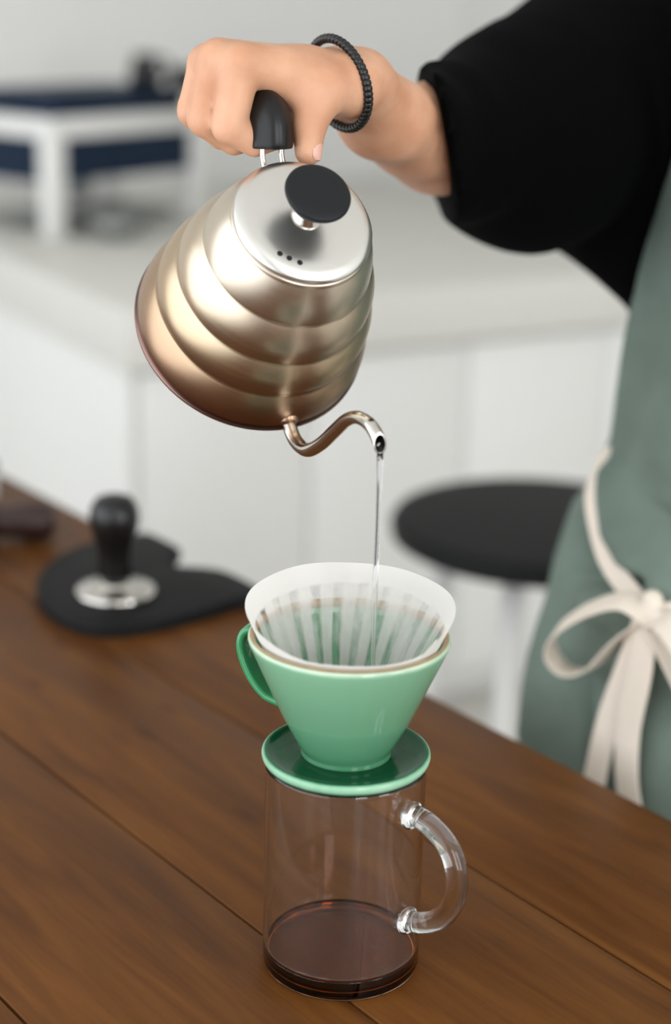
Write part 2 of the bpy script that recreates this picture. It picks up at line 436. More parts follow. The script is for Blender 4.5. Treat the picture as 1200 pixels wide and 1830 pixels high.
NRIB = 24
def make_paper():
    m = mat('filter_paper', lin(236, 234, 230), 0.85); nt = m.node_tree; N, L = nt.nodes, nt.links; b = N['Principled BSDF']
    out = N['Material Output']
    tc = N.new('ShaderNodeTexCoord'); sp = N.new('ShaderNodeSeparateXYZ'); L.new(tc.outputs['Object'], sp.inputs[0])
    nz = N.new('ShaderNodeTexNoise'); nz.inputs['Scale'].default_value = 55; nz.inputs['Detail'].default_value = 4
    mp = N.new('ShaderNodeMapping'); mp.inputs['Scale'].default_value = (1, 1, 0.25); L.new(tc.outputs['Object'], mp.inputs['Vector']); L.new(mp.outputs[0], nz.inputs['Vector'])
    # wet below the dripper's lip: soaked paper lets light and colour through
    ma = N.new('ShaderNodeMath'); ma.operation = 'MULTIPLY_ADD'; ma.inputs[1].default_value = 0.005; L.new(nz.outputs[0], ma.inputs[0])
    tl_ = N.new('ShaderNodeMath'); tl_.operation = 'MULTIPLY_ADD'; tl_.inputs[1].default_value = -0.13; L.new(sp.outputs[1], tl_.inputs[0]); L.new(sp.outputs[2], tl_.inputs[2]); L.new(tl_.outputs[0], ma.inputs[2])
    mr = N.new('ShaderNodeMapRange'); mr.inputs[1].default_value = 0.0778; mr.inputs[2].default_value = 0.0762; L.new(ma.outputs[0], mr.inputs[0])
    r = N.new('ShaderNodeValToRGB'); r.color_ramp.elements[0].position = 0.38; r.color_ramp.elements[0].color = (0.12, 0.12, 0.12, 1)
    r.color_ramp.elements[1].position = 0.62; r.color_ramp.elements[1].color = (0.95, 0.95, 0.95, 1); L.new(nz.outputs[0], r.inputs[0])
    # soaked paper clings to the ribs of the cone behind it and turns most see-through there
    def mth(op, a, b=None, c=None):
        q = N.new('ShaderNodeMath'); q.operation = op
        for i_, v_ in enumerate((a, b, c)):
            if v_ is None: continue
            if isinstance(v_, (int, float)): q.inputs[i_].default_value = v_
            else: L.new(v_, q.inputs[i_])
        return q.outputs[0]
    ang = mth('ARCTAN2', sp.outputs[1], sp.outputs[0])
    ph = mth('MULTIPLY_ADD', sp.outputs[2], 0.12 / 0.0538 * NRIB, -0.12 * 0.012 / 0.0538 * NRIB)
    cs = mth('COSINE', mth('MULTIPLY_ADD', ang, float(NRIB), ph))
    st = N.new('ShaderNodeMapRange'); st.interpolation_type = 'SMOOTHSTEP'; st.inputs[1].default_value = -0.4; st.inputs[2].default_value = 0.9
    st.inputs[3].default_value = 0.30; st.inputs[4].default_value = 1.0; L.new(cs, st.inputs[0])
    mu = N.new('ShaderNodeMath'); mu.operation = 'MULTIPLY'; L.new(mr.outputs[0], mu.inputs[0]); L.new(mth('MULTIPLY', r.outputs[0], st.outputs[0]), mu.inputs[1])
    tr = N.new('ShaderNodeBsdfTransparent'); tr.inputs[0].default_value = (0.96, 0.98, 0.97, 1)
    tl = N.new('ShaderNodeBsdfTranslucent'); tl.inputs[0].default_value = lin(238, 236, 230)
    m1 = N.new('ShaderNodeMixShader'); m1.inputs[0].default_value = 0.38; L.new(b.outputs[0], m1.inputs[1]); L.new(tl.outputs[0], m1.inputs[2])
    m2 = N.new('ShaderNodeMixShader'); L.new(mu.outputs[0], m2.inputs[0]); L.new(m1.outputs[0], m2.inputs[1]); L.new(tr.outputs[0], m2.inputs[2])
    L.new(m2.outputs[0], out.inputs['Surface'])
    return m
M['paper'] = make_paper()

def make_canvas():
    m = mat('sage_canvas', lin(128, 150, 136), 0.9); nt = m.node_tree; N, L = nt.nodes, nt.links; b = N['Principled BSDF']
    tc = N.new('ShaderNodeTexCoord'); n1 = N.new('ShaderNodeTexNoise'); n1.inputs['Scale'].default_value = 14; n1.inputs['Detail'].default_value = 6
    r = N.new('ShaderNodeValToRGB'); r.color_ramp.elements[0].position = 0.3; r.color_ramp.elements[0].color = lin(90, 105, 96)
    r.color_ramp.elements[1].position = 0.7; r.color_ramp.elements[1].color = lin(112, 127, 117)
    wv = N.new('ShaderNodeTexNoise'); wv.inputs['Scale'].default_value = 420; wv.inputs['Detail'].default_value = 2
    bp = N.new('ShaderNodeBump'); bp.inputs['Strength'].default_value = 0.3; bp.inputs['Distance'].default_value = 0.001
    L.new(tc.outputs['Object'], n1.inputs['Vector']); L.new(tc.outputs['Object'], wv.inputs['Vector'])
    L.new(n1.outputs[0], r.inputs[0]); L.new(r.outputs[0], b.inputs['Base Color']); L.new(wv.outputs[0], bp.inputs['Height']); L.new(bp.outputs[0], b.inputs['Normal'])
    return m
M['canvas'] = make_canvas()

# ------------------------------------------------------------------ the room
RY = math.atan2(N2.y, N2.x)                 # local x = N2, local y = E2
def room_box(name, n0, n1, e0, e1, z0, z1, m, kind='structure', parent=None):
    o = box(name, n0, n1, e0, e1, z0, z1, m, parent)
    if parent is None: o.rotation_euler = (0, 0, RY); o['kind'] = kind
    return o
T = 0.12
room_box('floor', N_LEFT - T, N_RIGHT + T, E_FRONT - T, E_BACK + T, FLOOR - 0.1, FLOOR, M['floor'])
room_box('ceiling', N_LEFT - T, N_RIGHT + T, E_FRONT - T, E_BACK + T, CEIL, CEIL + 0.1, M['ceiling'])
room_box('wall_back', N_LEFT - T, N_RIGHT + T, E_BACK, E_BACK + T, FLOOR, CEIL, M['wall'])
room_box('wall_right', N_RIGHT, N_RIGHT + T, E_FRONT, E_BACK, FLOOR, CEIL, M['wall'])
def wall_with_openings(name, horizontal_is_n, fixed0, fixed1, a0, a1, opens):
    vs, fs = [], []
    def add(p0, p1, z0, z1):
        if p1 - p0 < 1e-4 or z1 - z0 < 1e-4: return
        v, f = box_vf(p0, p1, fixed0, fixed1, z0, z1) if horizontal_is_n else box_vf(fixed0, fixed1, p0, p1, z0, z1)
        o = len(vs); vs.extend(v); fs.extend([[i + o for i in q] for q in f])
    x = a0
    for p0, p1, z0, z1 in opens:
        add(x, p0, FLOOR, CEIL); add(p0, p1, FLOOR, z0); add(p0, p1, z1, CEIL); x = p1
    add(x, a1, FLOOR, CEIL)
    o = mesh_obj(name, vs, fs, M['wall'], smooth=False); o.rotation_euler = (0, 0, RY); o['kind'] = 'structure'
    return o
wall_with_openings('wall_left', False, N_LEFT - T, N_LEFT, E_FRONT, E_BACK, [WIN_LEFT])
wall_with_openings('wall_front', True, E_FRONT - T, E_FRONT, N_LEFT - T, N_RIGHT + T, WIN_FRONT)
def window(idx, along_n, fixed, a0, a1, z0, z1):
    root = empty('window_%d' % idx, (0, 0, 0), RY); root['kind'] = 'structure'
    def bar(nm, p0, p1, q0, q1):
        f0, f1 = fixed - 0.07, fixed - 0.03
        if along_n: box(nm, p0, p1, f0, f1, q0, q1, M['white_metal'], root)
        else: box(nm, f0, f1, p0, p1, q0, q1, M['white_metal'], root)
    w_ = 0.05
    bar('frame_rail', a0, a1, z0, z0 + w_); bar('frame_rail', a0, a1, z1 - w_, z1)
    bar('frame_stile', a0, a0 + w_, z0 + w_, z1 - w_); bar('frame_stile', a1 - w_, a1, z0 + w_, z1 - w_)
    bar('mullion', (a0 + a1) / 2 - 0.02, (a0 + a1) / 2 + 0.02, z0 + w_, z1 - w_)
window(1, False, N_LEFT, *WIN_LEFT)
for i, wf in enumerate(WIN_FRONT): window(i + 2, True, E_FRONT, *wf)

# ------------------------------------------------------------------ the table
D2 = Vector((0.61446, -0.78895, 0)); NT = Vector((0.78895, 0.61446, 0)); EDGE = 0.2748
rz = math.atan2(D2.y, D2.x)
table = empty('wooden_table', NT * EDGE, rz)      # local x along the planks, local -y ... the far edge is y = 0
tag(table, 'dark brown plank-top wooden table under the glass server and tamper mat', 'table')
L0, L1, PW, TH = -1.55, 0.75, 0.148, 0.032
pv, pf = box_vf(L0, L1, -PW + 0.0009, -0.0009, -TH, 0, 0.0009)
first = None
for k in range(5):
    if first is None:
        o = sharp(mesh_obj('plank', pv, pf, M['wood'], table), 50); first = o
    else:
        o = first.copy(); C.objects.link(o); o.parent = table
    o.location = (0.0, -PW * k, 0)
WID = PW * 5
box('rail', L0 + 0.06, L1 - 0.06, -0.085, -0.06, -0.12, -TH, M['wood'], table)
box('rail', L0 + 0.06, L1 - 0.06, -WID + 0.06, -WID + 0.085, -0.12, -TH, M['wood'], table)
for x in (L0 + 0.06, L1 - 0.13):
    for y in (-0.13, -WID + 0.06):
        box('leg', x, x + 0.07, y, y + 0.07, FLOOR, -TH, M['wood'], table, 0.004)

# ------------------------------------------------------------------ glass server with coffee
HM = 0.1207
server = empty('glass_server'); tag(server, 'clear glass mug server with C-shaped handle holding a little coffee', 'mug')
vs, fs = lathe([(0, 0.0005), (0.034, 0.0005), (0.036, 0.0005), (0.0408, 0.0), (0.0425, 0.0012), (0.0429, 0.0028), (0.043, 0.0042), (0.043, 0.0050), (0.043, 0.0065), (0.043, 0.03), (0.043, 0.09), (0.043, HM - 0.003), (0.043, HM - 0.0016), (0.0428, HM - 0.0005), (0.0424, HM), (0.0418, HM),
                (0.0414, HM - 0.0005), (0.0412, HM - 0.0016), (0.0412, HM - 0.003), (0.0412, 0.09), (0.0412, 0.03), (0.0412, 0.0095), (0.0412, 0.0082), (0.0411, 0.0068), (0.0404, 0.0050), (0.0392, 0.0042), (0.038, 0.0040), (0.036, 0.0040), (0, 0.0040)], 96)
body = mesh_obj('glass_body', vs, fs, M['glass'], server)
az = math.radians(-41); hx, hy = math.cos(az), math.sin(az)
hp = [(0.0425, 0.1045), (0.0500, 0.1052), (0.0595, 0.1030), (0.0690, 0.0970), (0.0745, 0.0890), (0.0768, 0.0790), (0.0762, 0.0690), (0.0715, 0.0580), (0.0635, 0.0500), (0.0540, 0.0450), (0.0425, 0.0425)]
path = catmull([(r * hx, r * hy, z) for r, z in hp], 6)
vs, fs = sweep(path, circle(0.0056, 20), Vector((-hy, hx, 0)))
mesh_obj('handle', vs, fs, M['glass'], server)
for (r, z), dr in (((0.0437, 0.1046), 1), ((0.0437, 0.0428), 1)):
    c = Vector((r * hx, r * hy, z)); pth = [c, c + Vector((hx, hy, 0)) * 0.0014, c + Vector((hx, hy, 0)) * 0.0030, c + Vector((hx, hy, 0)) * 0.0046]
    vs, fs = sweep(pth, circle(0.0072, 20), scale=[0.9, 1.05, 1.05, 0.85])
    mesh_obj('handle_collar', vs, fs, M['glass'], server)
coffee = mesh_obj('coffee', *lathe([(0, 0.0039), (0.036, 0.0039), (0.0381, 0.0039), (0.0393, 0.0041), (0.0405, 0.0049), (0.0412, 0.0067), (0.0413, 0.0082), (0.0413, 0.0105), (0.0413, 0.0128), (0.0408, 0.0123), (0.0400, 0.0120), (0.038, 0.0119), (0.034, 0.0119), (0, 0.0119)], 96), M['coffee'])
tag(coffee, 'shallow pool of brown coffee in the bottom of the glass server', 'coffee')

# ------------------------------------------------------------------ ceramic dripper
ZS = HM                                    # underside of the saucer rests on the glass
drip = empty('ceramic_dripper', (0, 0, ZS)); tag(drip, 'celadon green ceramic pour-over dripper with saucer base and side handle', 'dripper')
Z0 = 0.0070                                # top of the saucer above its underside
HR = 0.1925 - ZS                           # rim height
sv, sf = lathe([(0.0125, 0.0008), (0.040, 0.0), (0.0432, 0.0006), (0.0446, 0.0026), (0.0450, 0.0046), (0.0446, 0.0060), (0.0436, 0.0067), (0.0424, 0.0066), (0.0408, 0.0059),
                (0.0370, 0.0051), (0.030, 0.0046), (0.0262, 0.0046), (0.0235, 0.0050), (0.0125, 0.0050)], 96, closed=True)
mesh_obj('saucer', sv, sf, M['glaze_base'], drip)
cone_out = [(0.0240, 0.0045), (0.0243, 0.0056), (0.0236, 0.0068), (0.0238, 0.0078), (0.0252, 0.0098), (0.0280, 0.0150), (0.0330, 0.0245), (0.0356, 0.0300), (0.0359, 0.0308), (0.0400, 0.0400),
            (0.0460, 0.0535), (0.0505, 0.0640), (0.0522, 0.0680), (0.0528, 0.0700), (0.0526, HR - 0.0006), (0.0517, HR)]
cone_in = [(0.0500, HR - 0.0008), (0.0490, HR - 0.0030), (0.0450, 0.0590), (0.0355, 0.0400), (0.0210, 0.0150), (0.0125, 0.0050), (0.0125, 0.0045)]
cv, cf = lathe(cone_out + cone_in, 96, closed=True)
cone = empty('cone'); C.objects.unlink(cone); bpy.data.objects.remove(cone)
cone = mesh_obj('cone', cv, cf, M['glaze_cone'], drip); cone.location = (0, 0, 0.0)
lv, lf = lathe([(0.0517, HR + 0.0003), (0.0505, HR + 0.0001), (0.0496, HR - 0.0010), (0.0488, HR - 0.0032), (0.0484, HR - 0.0030), (0.0494, HR - 0.0002), (0.0504, HR + 0.0009), (0.0516, HR + 0.0009)], 96, closed=True)
mesh_obj('lip', lv, lf, M['lip'], drip)
rib0 = None
NR = NRIB
for k in range(NR):                          # spiral ribs inside the cone
    if rib0 is None:
        pts = []
        for i in range(13):
            t = i / 12; z = 0.012 + (HR - 0.006 - 0.012) * t
            rr = np.interp(z, [0.005, 0.015, 0.040, 0.059, HR - 0.003], [0.0125, 0.0210, 0.0355, 0.0450, 0.0490]) - 0.0006
            a = -0.12 * t
            pts.append(Vector((rr * math.cos(a), rr * math.sin(a), z)))
        rv, rf = sweep(pts, [(0.0021, 0), (0.0012, 0.0012), (-0.0012, 0.0012), (-0.0021, 0), (-0.0012, -0.0012), (0.0012, -0.0012)], Vector((0, 0, 1)))
        rib0 = mesh_obj('rib', rv, rf, M['glaze_green'], drip); o = rib0
    else:
        o = rib0.copy(); C.objects.link(o); o.parent = drip
    o.rotation_euler = (0, 0, 2 * PI * k / NR)
ha = math.radians(158); ax, ay = math.cos(ha), math.sin(ha)   # strap handle on the left
hp = [(0.0500, 0.0655), (0.0550, 0.0668), (0.0590, 0.0630), (0.0600, 0.0560), (0.0575, 0.0470), (0.0525, 0.0380), (0.0455, 0.0310), (0.0380, 0.0285), (0.0340, 0.0275)]
vs, fs = sweep(catmull([(r * ax, r * ay, z) for r, z in hp], 6), rrect(0.0042, 0.0150, 0.0018, 3), Vector((-ay, ax, 0)))
# section x lies along the strap normal, y across the strap
vs, fs = sweep(catmull([(r * ax, r * ay, z) for r, z in hp], 6), rrect(0.0150, 0.0042, 0.0018, 3), Vector((ax * 0.5, ay * 0.5, 0.85)).cross(Vector((-ay, ax, 0))))
mesh_obj('handle', vs, fs, M['glaze_green'], drip)

# ------------------------------------------------------------------ paper filter
filt = empty('paper_filter', (0, 0, ZS)); tag(filt, 'white conical paper filter sitting wet inside the green dripper', 'filter')
NP, NZ = 120, 24
def paper_top(a):
    back = math.sin(a)                       # +y is away from the camera
    h = HR + 0.0140 + 0.0060 * back
    dg = (math.degrees(a) + 180) % 360 - 180
    ss = lambda p, q, v: (lambda t: t * t * (3 - 2 * t))(min(1, max(0, (v - p) / (q - p))))
    h -= 0.0058 * ss(-165, -110, dg) * (1 - ss(-42, -36, dg))
    h += 0.0005 * math.sin(3 * a + 0.5) + 0.0002 * math.sin(7 * a)
    return h
SEAM = math.radians(-33)
pv = []
for j in range(NZ + 1):
    for i in range(NP + 1):
        a = SEAM + 2 * PI * (i / NP)
        top = paper_top(a)
        if i > NP - 6: top -= 0.0
        u = (NP - i) / NP; v0 = i / NP
        dip = 0.0
        z = 0.0075 + (top + dip - 0.0075) * (j / NZ)
        r = np.interp(z, [0.005, 0.015, 0.040, 0.059, HR - 0.003, HR + 0.02], [0.0098, 0.0180, 0.0325, 0.0420, 0.0468, 0.0572])
        r += 0.0022 * (1 - u) * (1 if u < 0.06 else 0) * 0
        r += 0.0006 * u * math.exp(-(v0 / 0.05) ** 2)
        r += 0.0002 * math.sin(5 * a) * (j / NZ)
        pv.append((r * math.cos(a), r * math.sin(a), z))
pf = [(j * (NP + 1) + i, j * (NP + 1) + i + 1, (j + 1) * (NP + 1) + i + 1, (j + 1) * (NP + 1) + i) for j in range(NZ) for i in range(NP)]
mesh_obj('paper_cone', pv, pf, M['paper'], filt)
# folded seam tab running up the side of the cone
sv_, sf_ = [], []
for j in range(13):
    for i in range(5):
        a = SEAM - 0.16 + 0.30 * i / 4
        z = 0.012 + (paper_top(a) - 0.012 - 0.001) * j / 12
        r = float(np.interp(z, [0.005, 0.015, 0.040, 0.059, HR - 0.003, HR + 0.02], [0.0098, 0.0180, 0.0325, 0.0420, 0.0468, 0.0572])) + 0.0007
        sv_.append((r * math.cos(a), r * math.sin(a), z))
for j in range(12):
    for i in range(4): sf_.append((j * 5 + i, j * 5 + i + 1, (j + 1) * 5 + i + 1, (j + 1) * 5 + i))
mesh_obj('seam_fold', sv_, sf_, M['paper'], filt)

# ------------------------------------------------------------------ gooseneck kettle
KB = Vector((-0.06115, 0.14728, 0.32294))
KX = Vector((0.33740, -0.58219, -0.73974)).normalized(); KZ = Vector((0.29799, -0.67936, 0.67058)); KZ = (KZ - KX * KZ.dot(KX)).normalized(); KY = KZ.cross(KX)
KM = Matrix.Translation(KB) @ Matrix((KX, KY, KZ)).transposed().to_4x4()
kettle = empty('gooseneck_kettle', mw=KM); tag(kettle, 'brushed steel beehive gooseneck kettle with black grip, tilted and pouring', 'kettle')
LZ, RB, RL = 0.1051, 0.0676, 0.0381
def body_r(z):
    t = z / LZ
    base = RB + (RL - RB) * t + 0.0035 * math.sin(PI * t)
    zs = [0.0, 0.27, 0.50, 0.745, 1.0]
    for a, b in zip(zs[:-1], zs[1:]):
        if a <= t <= b:
            q = (t - a) / (b - a)
            hgt = 0.0026 if b < 1 else 0.0018
            base += hgt * (math.sin(PI * q) ** 0.8) - 0.0012
    return base
prof = [(0, 0.0008), (0.055, 0.0008), (0.0640, 0.0), (0.0668, -0.0004), (0.0680, 0.0006), (0.0680, 0.0022), (0.0664, 0.0032)]
prof += [(body_r(0.0036 + (LZ - 0.0060) * i / 90), 0.0036 + (LZ - 0.0060) * i / 90) for i in range(91)]
prof += [(RL + 0.0004, LZ - 0.0016), (RL - 0.0006, LZ - 0.0008), (RL - 0.0030, LZ - 0.0008), (RL - 0.0034, LZ - 0.004), (0, LZ - 0.004)]
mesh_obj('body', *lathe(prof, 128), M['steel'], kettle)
lid = mesh_obj('lid', *lathe([(0, LZ - 0.003), (RL - 0.003, LZ - 0.003), (RL - 0.0028, LZ - 0.0002), (RL - 0.0002, LZ), (RL + 0.0002, LZ + 0.0014), (RL - 0.0010, LZ + 0.0032), (RL - 0.0042, LZ + 0.0048),
                             (RL - 0.0060, LZ + 0.0052), (RL - 0.012, LZ + 0.0055), (0.014, LZ + 0.0062), (0.009, LZ + 0.0068), (0, LZ + 0.007)], 128), M['lid_steel'], kettle)
mesh_obj('knob_stem', *lathe([(0.0, LZ + 0.006), (0.0088, LZ + 0.0062), (0.0082, LZ + 0.0085), (0.0062, LZ + 0.0105), (0.0062, LZ + 0.0140), (0.0, LZ + 0.0140)], 40), M['chrome'], lid)
mesh_obj('knob', *lathe([(0, LZ + 0.0135), (0.0085, LZ + 0.0138), (0.0110, LZ + 0.0165), (0.0140, LZ + 0.0210), (0.0168, LZ + 0.0245), (0.0177, LZ + 0.0262), (0.0176, LZ + 0.0276), (0.0166, LZ + 0.0284), (0.012, LZ + 0.0288), (0, LZ + 0.0290)], 64), M['knob_plastic'], lid)
for x, y in ((0.0198, -0.0214), (0.0231, -0.0172), (0.0264, -0.0123)):
    o = mesh_obj('vent_hole', *lathe([(0, -0.0012), (0.00155, -0.0012), (0.00155, 0.00012), (0, 0.00012)], 20), M['hole'], lid); o.location = (x, y, LZ + 0.00535)  # solid dark disc, its colour stands in for the shade inside the hole
sp = [(0.056, 0.0100), (0.0625, 0.0080), (0.0700, 0.0065), (0.0802, 0.0085), (0.0906, 0.0185), (0.0965, 0.0372), (0.0998, 0.0588), (0.1025, 0.0754), (0.1079, 0.0881), (0.1164, 0.0970), (0.1240, 0.1003), (0.1300, 0.1008)]
path = catmull([(x, 0, z) for x, z in sp], 8); n = len(path)
rad = [np.interp(i / (n - 1), [0, 0.3, 0.7, 1.0], [0.0040, 0.0041, 0.0035, 0.0037]) for i in range(n)]
vs, fs = sweep(path, circle(1.0, 24), Vector((0, 1, 0)), scale=rad, cap=False)
# oblique mouth and the inner wall of the last stretch
k = 24; last = (n - 1) * k
for i in range(n - 13, n):                  # the mouth is cut obliquely, the lower lip reaching further
    wgt = (i - (n - 14)) / 13.0
    for j in range(k):
        v = vs[i * k + j]; dv = v - path[i]
        tgt = (path[i] - path[i - 1]).normalized(); upn = Vector((-tgt.z, 0, tgt.x))
        vs[i * k + j] = v - tgt * (1.15 * dv.dot(upn) * wgt)
cen = path[-1]; tn = (path[-1] - path[-2]).normalized(); inner0 = len(vs)
for j in range(k):
    v = vs[last + j]; vs.append(cen + (v - cen) * 0.84)
for j in range(k):
    j2 = (j + 1) % k; fs.append((last + j, last + j2, inner0 + j2, inner0 + j))
cav = [vs[inner0 + j].copy() for j in range(k)]; cf_ = []
for q, dep in ((0.97, 0.004), (0.90, 0.011)):
    cav += [cen + (vs[inner0 + j] - cen) * q - tn * dep + Vector((0, 0, -dep * 0.12)) for j in range(k)]
for lvl in range(2):
    for j in range(k):
        j2 = (j + 1) % k; cf_.append((lvl * k + j, lvl * k + j2, lvl * k + k + j2, lvl * k + k + j))
cf_.append(tuple(2 * k + j for j in range(k)))
mesh_obj('spout_bore', cav, cf_, M['bore'], kettle)  # shade inside the steel spout put in as a dark metal colour
mesh_obj('spout', vs, fs, M['chrome'], kettle)
pth = [Vector((x, 0, 0.0092)) for x in (0.0640, 0.0652, 0.0668, 0.0678)]
pth = [Vector((0.0600, 0, 0.0087)), Vector((0.0655, 0, 0.0080)), Vector((0.0668, 0, 0.0076)), Vector((0.0682, 0, 0.0072))]
mesh_obj('spout_collar', *sweep(pth, circle(0.0055, 24), scale=[1.15, 1.1, 1.0, 0.8]), M['steel'], kettle)
# handle: two wires from the shoulder, black grip that rises and bends backwards
KI = KM.inverted()
AW = Vector((-0.5015, 0.8652, 0)); RP = Vector((0.8652, 0.5015, 0)); UP = Vector((0, 0, 1))
G0 = Vector((-0.0477, 0.1063, 0.4290))
def gp(s, u): return KI @ (G0 + AW * s + UP * u)
grip_path = [gp(0, 0), gp(0.0002, 0.007), gp(0.0012, 0.0125), gp(0.0050, 0.0180), gp(0.0120, 0.0203), gp(0.024, 0.0208), gp(0.040, 0.0195), gp(0.056, 0.0175), gp(0.066, 0.0155), gp(0.071, 0.0142)]
path = catmull(grip_path, 6); n = len(path)
vs, fs = sweep(path, rrect(2, 2, 0.75, 5), KY, scale=[(0.0104 * s, 0.0108 * s) for s in [np.interp(i / (n - 1), [0, 0.02, 0.05, 0.5, 0.95, 1], [0.93, 0.98, 1.0, 1.0, 0.95, 0.82]) for i in range(n)]])
sharp(mesh_obj('grip', vs, fs, M['black_plastic'], kettle), 60)
for y in (-0.0056, 0.0056):
    wp = [Vector((-0.0360, y, 0.0920)), Vector((-0.0425, y, 0.0968)), gp(0, -0.003) + Vector((0, y, 0)), gp(0, 0.004) + Vector((0, y, 0))]
    mesh_obj('handle_wire', *sweep(catmull(wp, 5), circle(0.0015, 12), Vector((0, 1, 0))), M['chrome'], kettle)

# ------------------------------------------------------------------ falling water
tip = KM @ Vector((0.1325, 0, 0.0985))
wp, ws = [], []
for i in range(40):
    t = i / 39; z = tip.z - 0.0015 - (tip.z - 0.0015 - 0.1400) * t
    wp.append(Vector((tip.x - 0.0003 * t + 0.0001 * math.sin(9 * t), tip.y - 0.0006 + 0.002 * t - 0.001 * t, z)))
    ws.append((np.interp(t, [0, 0.04, 0.10, 0.2, 0.55, 1], [0.0016, 0.0016, 0.00135, 0.0012, 0.0014, 0.0010]) * (1 + 0.06 * math.sin(16 * t)), np.interp(t, [0, 0.1, 1], [0.0013, 0.001, 0.0008])))
stream = mesh_obj('water_stream', *sweep(wp, circle(1.0, 16), Vector((0, 1, 0)), scale=ws), M['water'])
tag(stream, 'thin clear stream of water falling from the spout into the filter', 'water')

# ------------------------------------------------------------------ tamper and mat
mat_o = empty('tamping_mat', NT * EDGE, rz); tag(mat_o, 'black rubber tamping mat lying at the far table edge under the tamper', 'mat')
outline = [(-0.470, 0.004), (-0.486, 0.010), (-0.532, 0.010), (-0.552, 0.002), (-0.575, -0.020), (-0.588, -0.018), (-0.606, 0.004), (-0.616, 0.010), (-0.660, 0.010), (-0.670, 0.002), (-0.676, -0.030), (-0.668, -0.070), (-0.645, -0.108), (-0.606, -0.142), (-0.560, -0.160), (-0.515, -0.162), (-0.484, -0.148), (-0.470, -0.118), (-0.468, -0.070), (-0.474, -0.022)]
sm = catmull([(x, y, 0) for x, y in outline] + [(outline[0][0], outline[0][1], 0)], 4)[:-1]
prism('rubber_pad', [(p.x, p.y) for p in sm], 0.0004, 0.0115, M['black_rubber'], mat_o, 0.002)
box('edge_lip', -0.65, -0.615, 0.0015, 0.0078, -0.020, 0.010, M['black_rubber'], mat_o, 0.001)
box('edge_lip', -0.532, -0.502, 0.0015, 0.0078, -0.020, 0.010, M['black_rubber'], mat_o, 0.001)
tamper = empty('coffee_tamper', (-0.1945, 0.530, 0.0116)); tag(tamper, 'espresso tamper with black bulb handle and steel base standing on the rubber mat', 'tamper')
mesh_obj('steel_base', *lathe([(0, 0), (0.0335, 0), (0.0342, 0.0008), (0.0342, 0.0052), (0.0325, 0.0068), (0.0225, 0.0078), (0.0145, 0.0110), (0.0118, 0.0165), (0.0, 0.0165)], 64), M['chrome'], tamper)
mesh_obj('handle', *lathe([(0, 0.0165), (0.0140, 0.0165), (0.0146, 0.0185), (0.0140, 0.030), (0.0145, 0.040), (0.0172, 0.050), (0.0202, 0.061), (0.0212, 0.0700), (0.0198, 0.079), (0.0150, 0.0862), (0.007, 0.0890), (0, 0.0895)], 48), M['black_lacquer'], tamper)

# ------------------------------------------------------------------ things at the left edge of the table
glass = empty('glass_tumbler', (-0.349, 0.625, 0)); tag(glass, 'clear glass tumbler cut off by the left edge of the picture', 'glass')
mesh_obj('tumbler_wall', *lathe([(0, 0.0003), (0.030, 0.0003), (0.0320, 0.001), (0.0325, 0.002), (0.0326, 0.004), (0.0384, 0.092), (0.0385, 0.095), (0.038, 0.096), (0.0372, 0.095), (0.0371, 0.092), (0.0313, 0.009), (0.0311, 0.0075), (0.0300, 0.006), (0.027, 0.005), (0, 0.005)], 64), M['glass'], glass)
pfilt = empty('portafilter', (-0.326, 0.700, 0.0), math.radians(8)); tag(pfilt, 'dark wooden portafilter handle lying behind the tumbler on the table', 'portafilter')
pp = [(-0.02, 0), (-0.010, 0), (0.000, 0), (0.030, 0), (0.046, 0), (0.052, 0)]
hv, hf = lathe([(0, -0.075), (0.011, -0.075), (0.0125, -0.06), (0.013, -0.03), (0.0155, 0.01), (0.0185, 0.03), (0.0175, 0.044), (0.011, 0.051), (0, 0.052)], 32)
hh = mesh_obj('wooden_handle', [(z, y, x + 0.0188) for x, y, z in hv], hf, M['dark_wood'], pfilt)
bv, bf = lathe([(0, 0.0), (0.030, 0.0), (0.034, 0.004), (0.034, 0.030), (0.036, 0.031), (0.036, 0.036), (0.032, 0.036), (0.031, 0.008), (0, 0.008)], 40)
bk = mesh_obj('steel_basket', bv, bf, M['chrome'], pfilt); bk.location = (-0.125, 0, 0.001)
mesh_obj('steel_neck', *sweep([Vector((-0.094, 0, 0.0188)), Vector((-0.083, 0, 0.0188)), Vector((-0.073, 0, 0.0188))], circle(0.007, 16)), M['chrome'], pfilt)

# ------------------------------------------------------------------ bar stool
stool = empty('bar_stool', (0.240, 1.128, FLOOR), 0.35); tag(stool, 'bar stool with round black seat and white legs behind the table', 'stool')
SH = -0.10 - FLOOR
mesh_obj('seat', *lathe([(0, SH - 0.030), (0.170, SH - 0.030), (0.180, SH - 0.024), (0.182, SH - 0.010), (0.178, SH - 0.002), (0.165, SH), (0, SH - 0.003)], 96), M['black_seat'], stool)
for k in range(4):
    a = math.radians(-130 + 90 * k)
    t0 = Vector((0.115 * math.cos(a), 0.115 * math.sin(a), SH - 0.030)); t1 = Vector((0.185 * math.cos(a), 0.185 * math.sin(a), 0))
    mesh_obj('leg', *sweep([t0, t0.lerp(t1, .5), t1], circle(0.0135, 16), Vector((0, 1, 0))), M['white_metal'], stool)
mesh_obj('foot_ring', *sweep([Vector((0.162 * math.cos(2 * PI * i / 48), 0.162 * math.sin(2 * PI * i / 48), 0.24)) for i in range(48)], circle(0.008, 10), closed=True), M['white_metal'], stool)

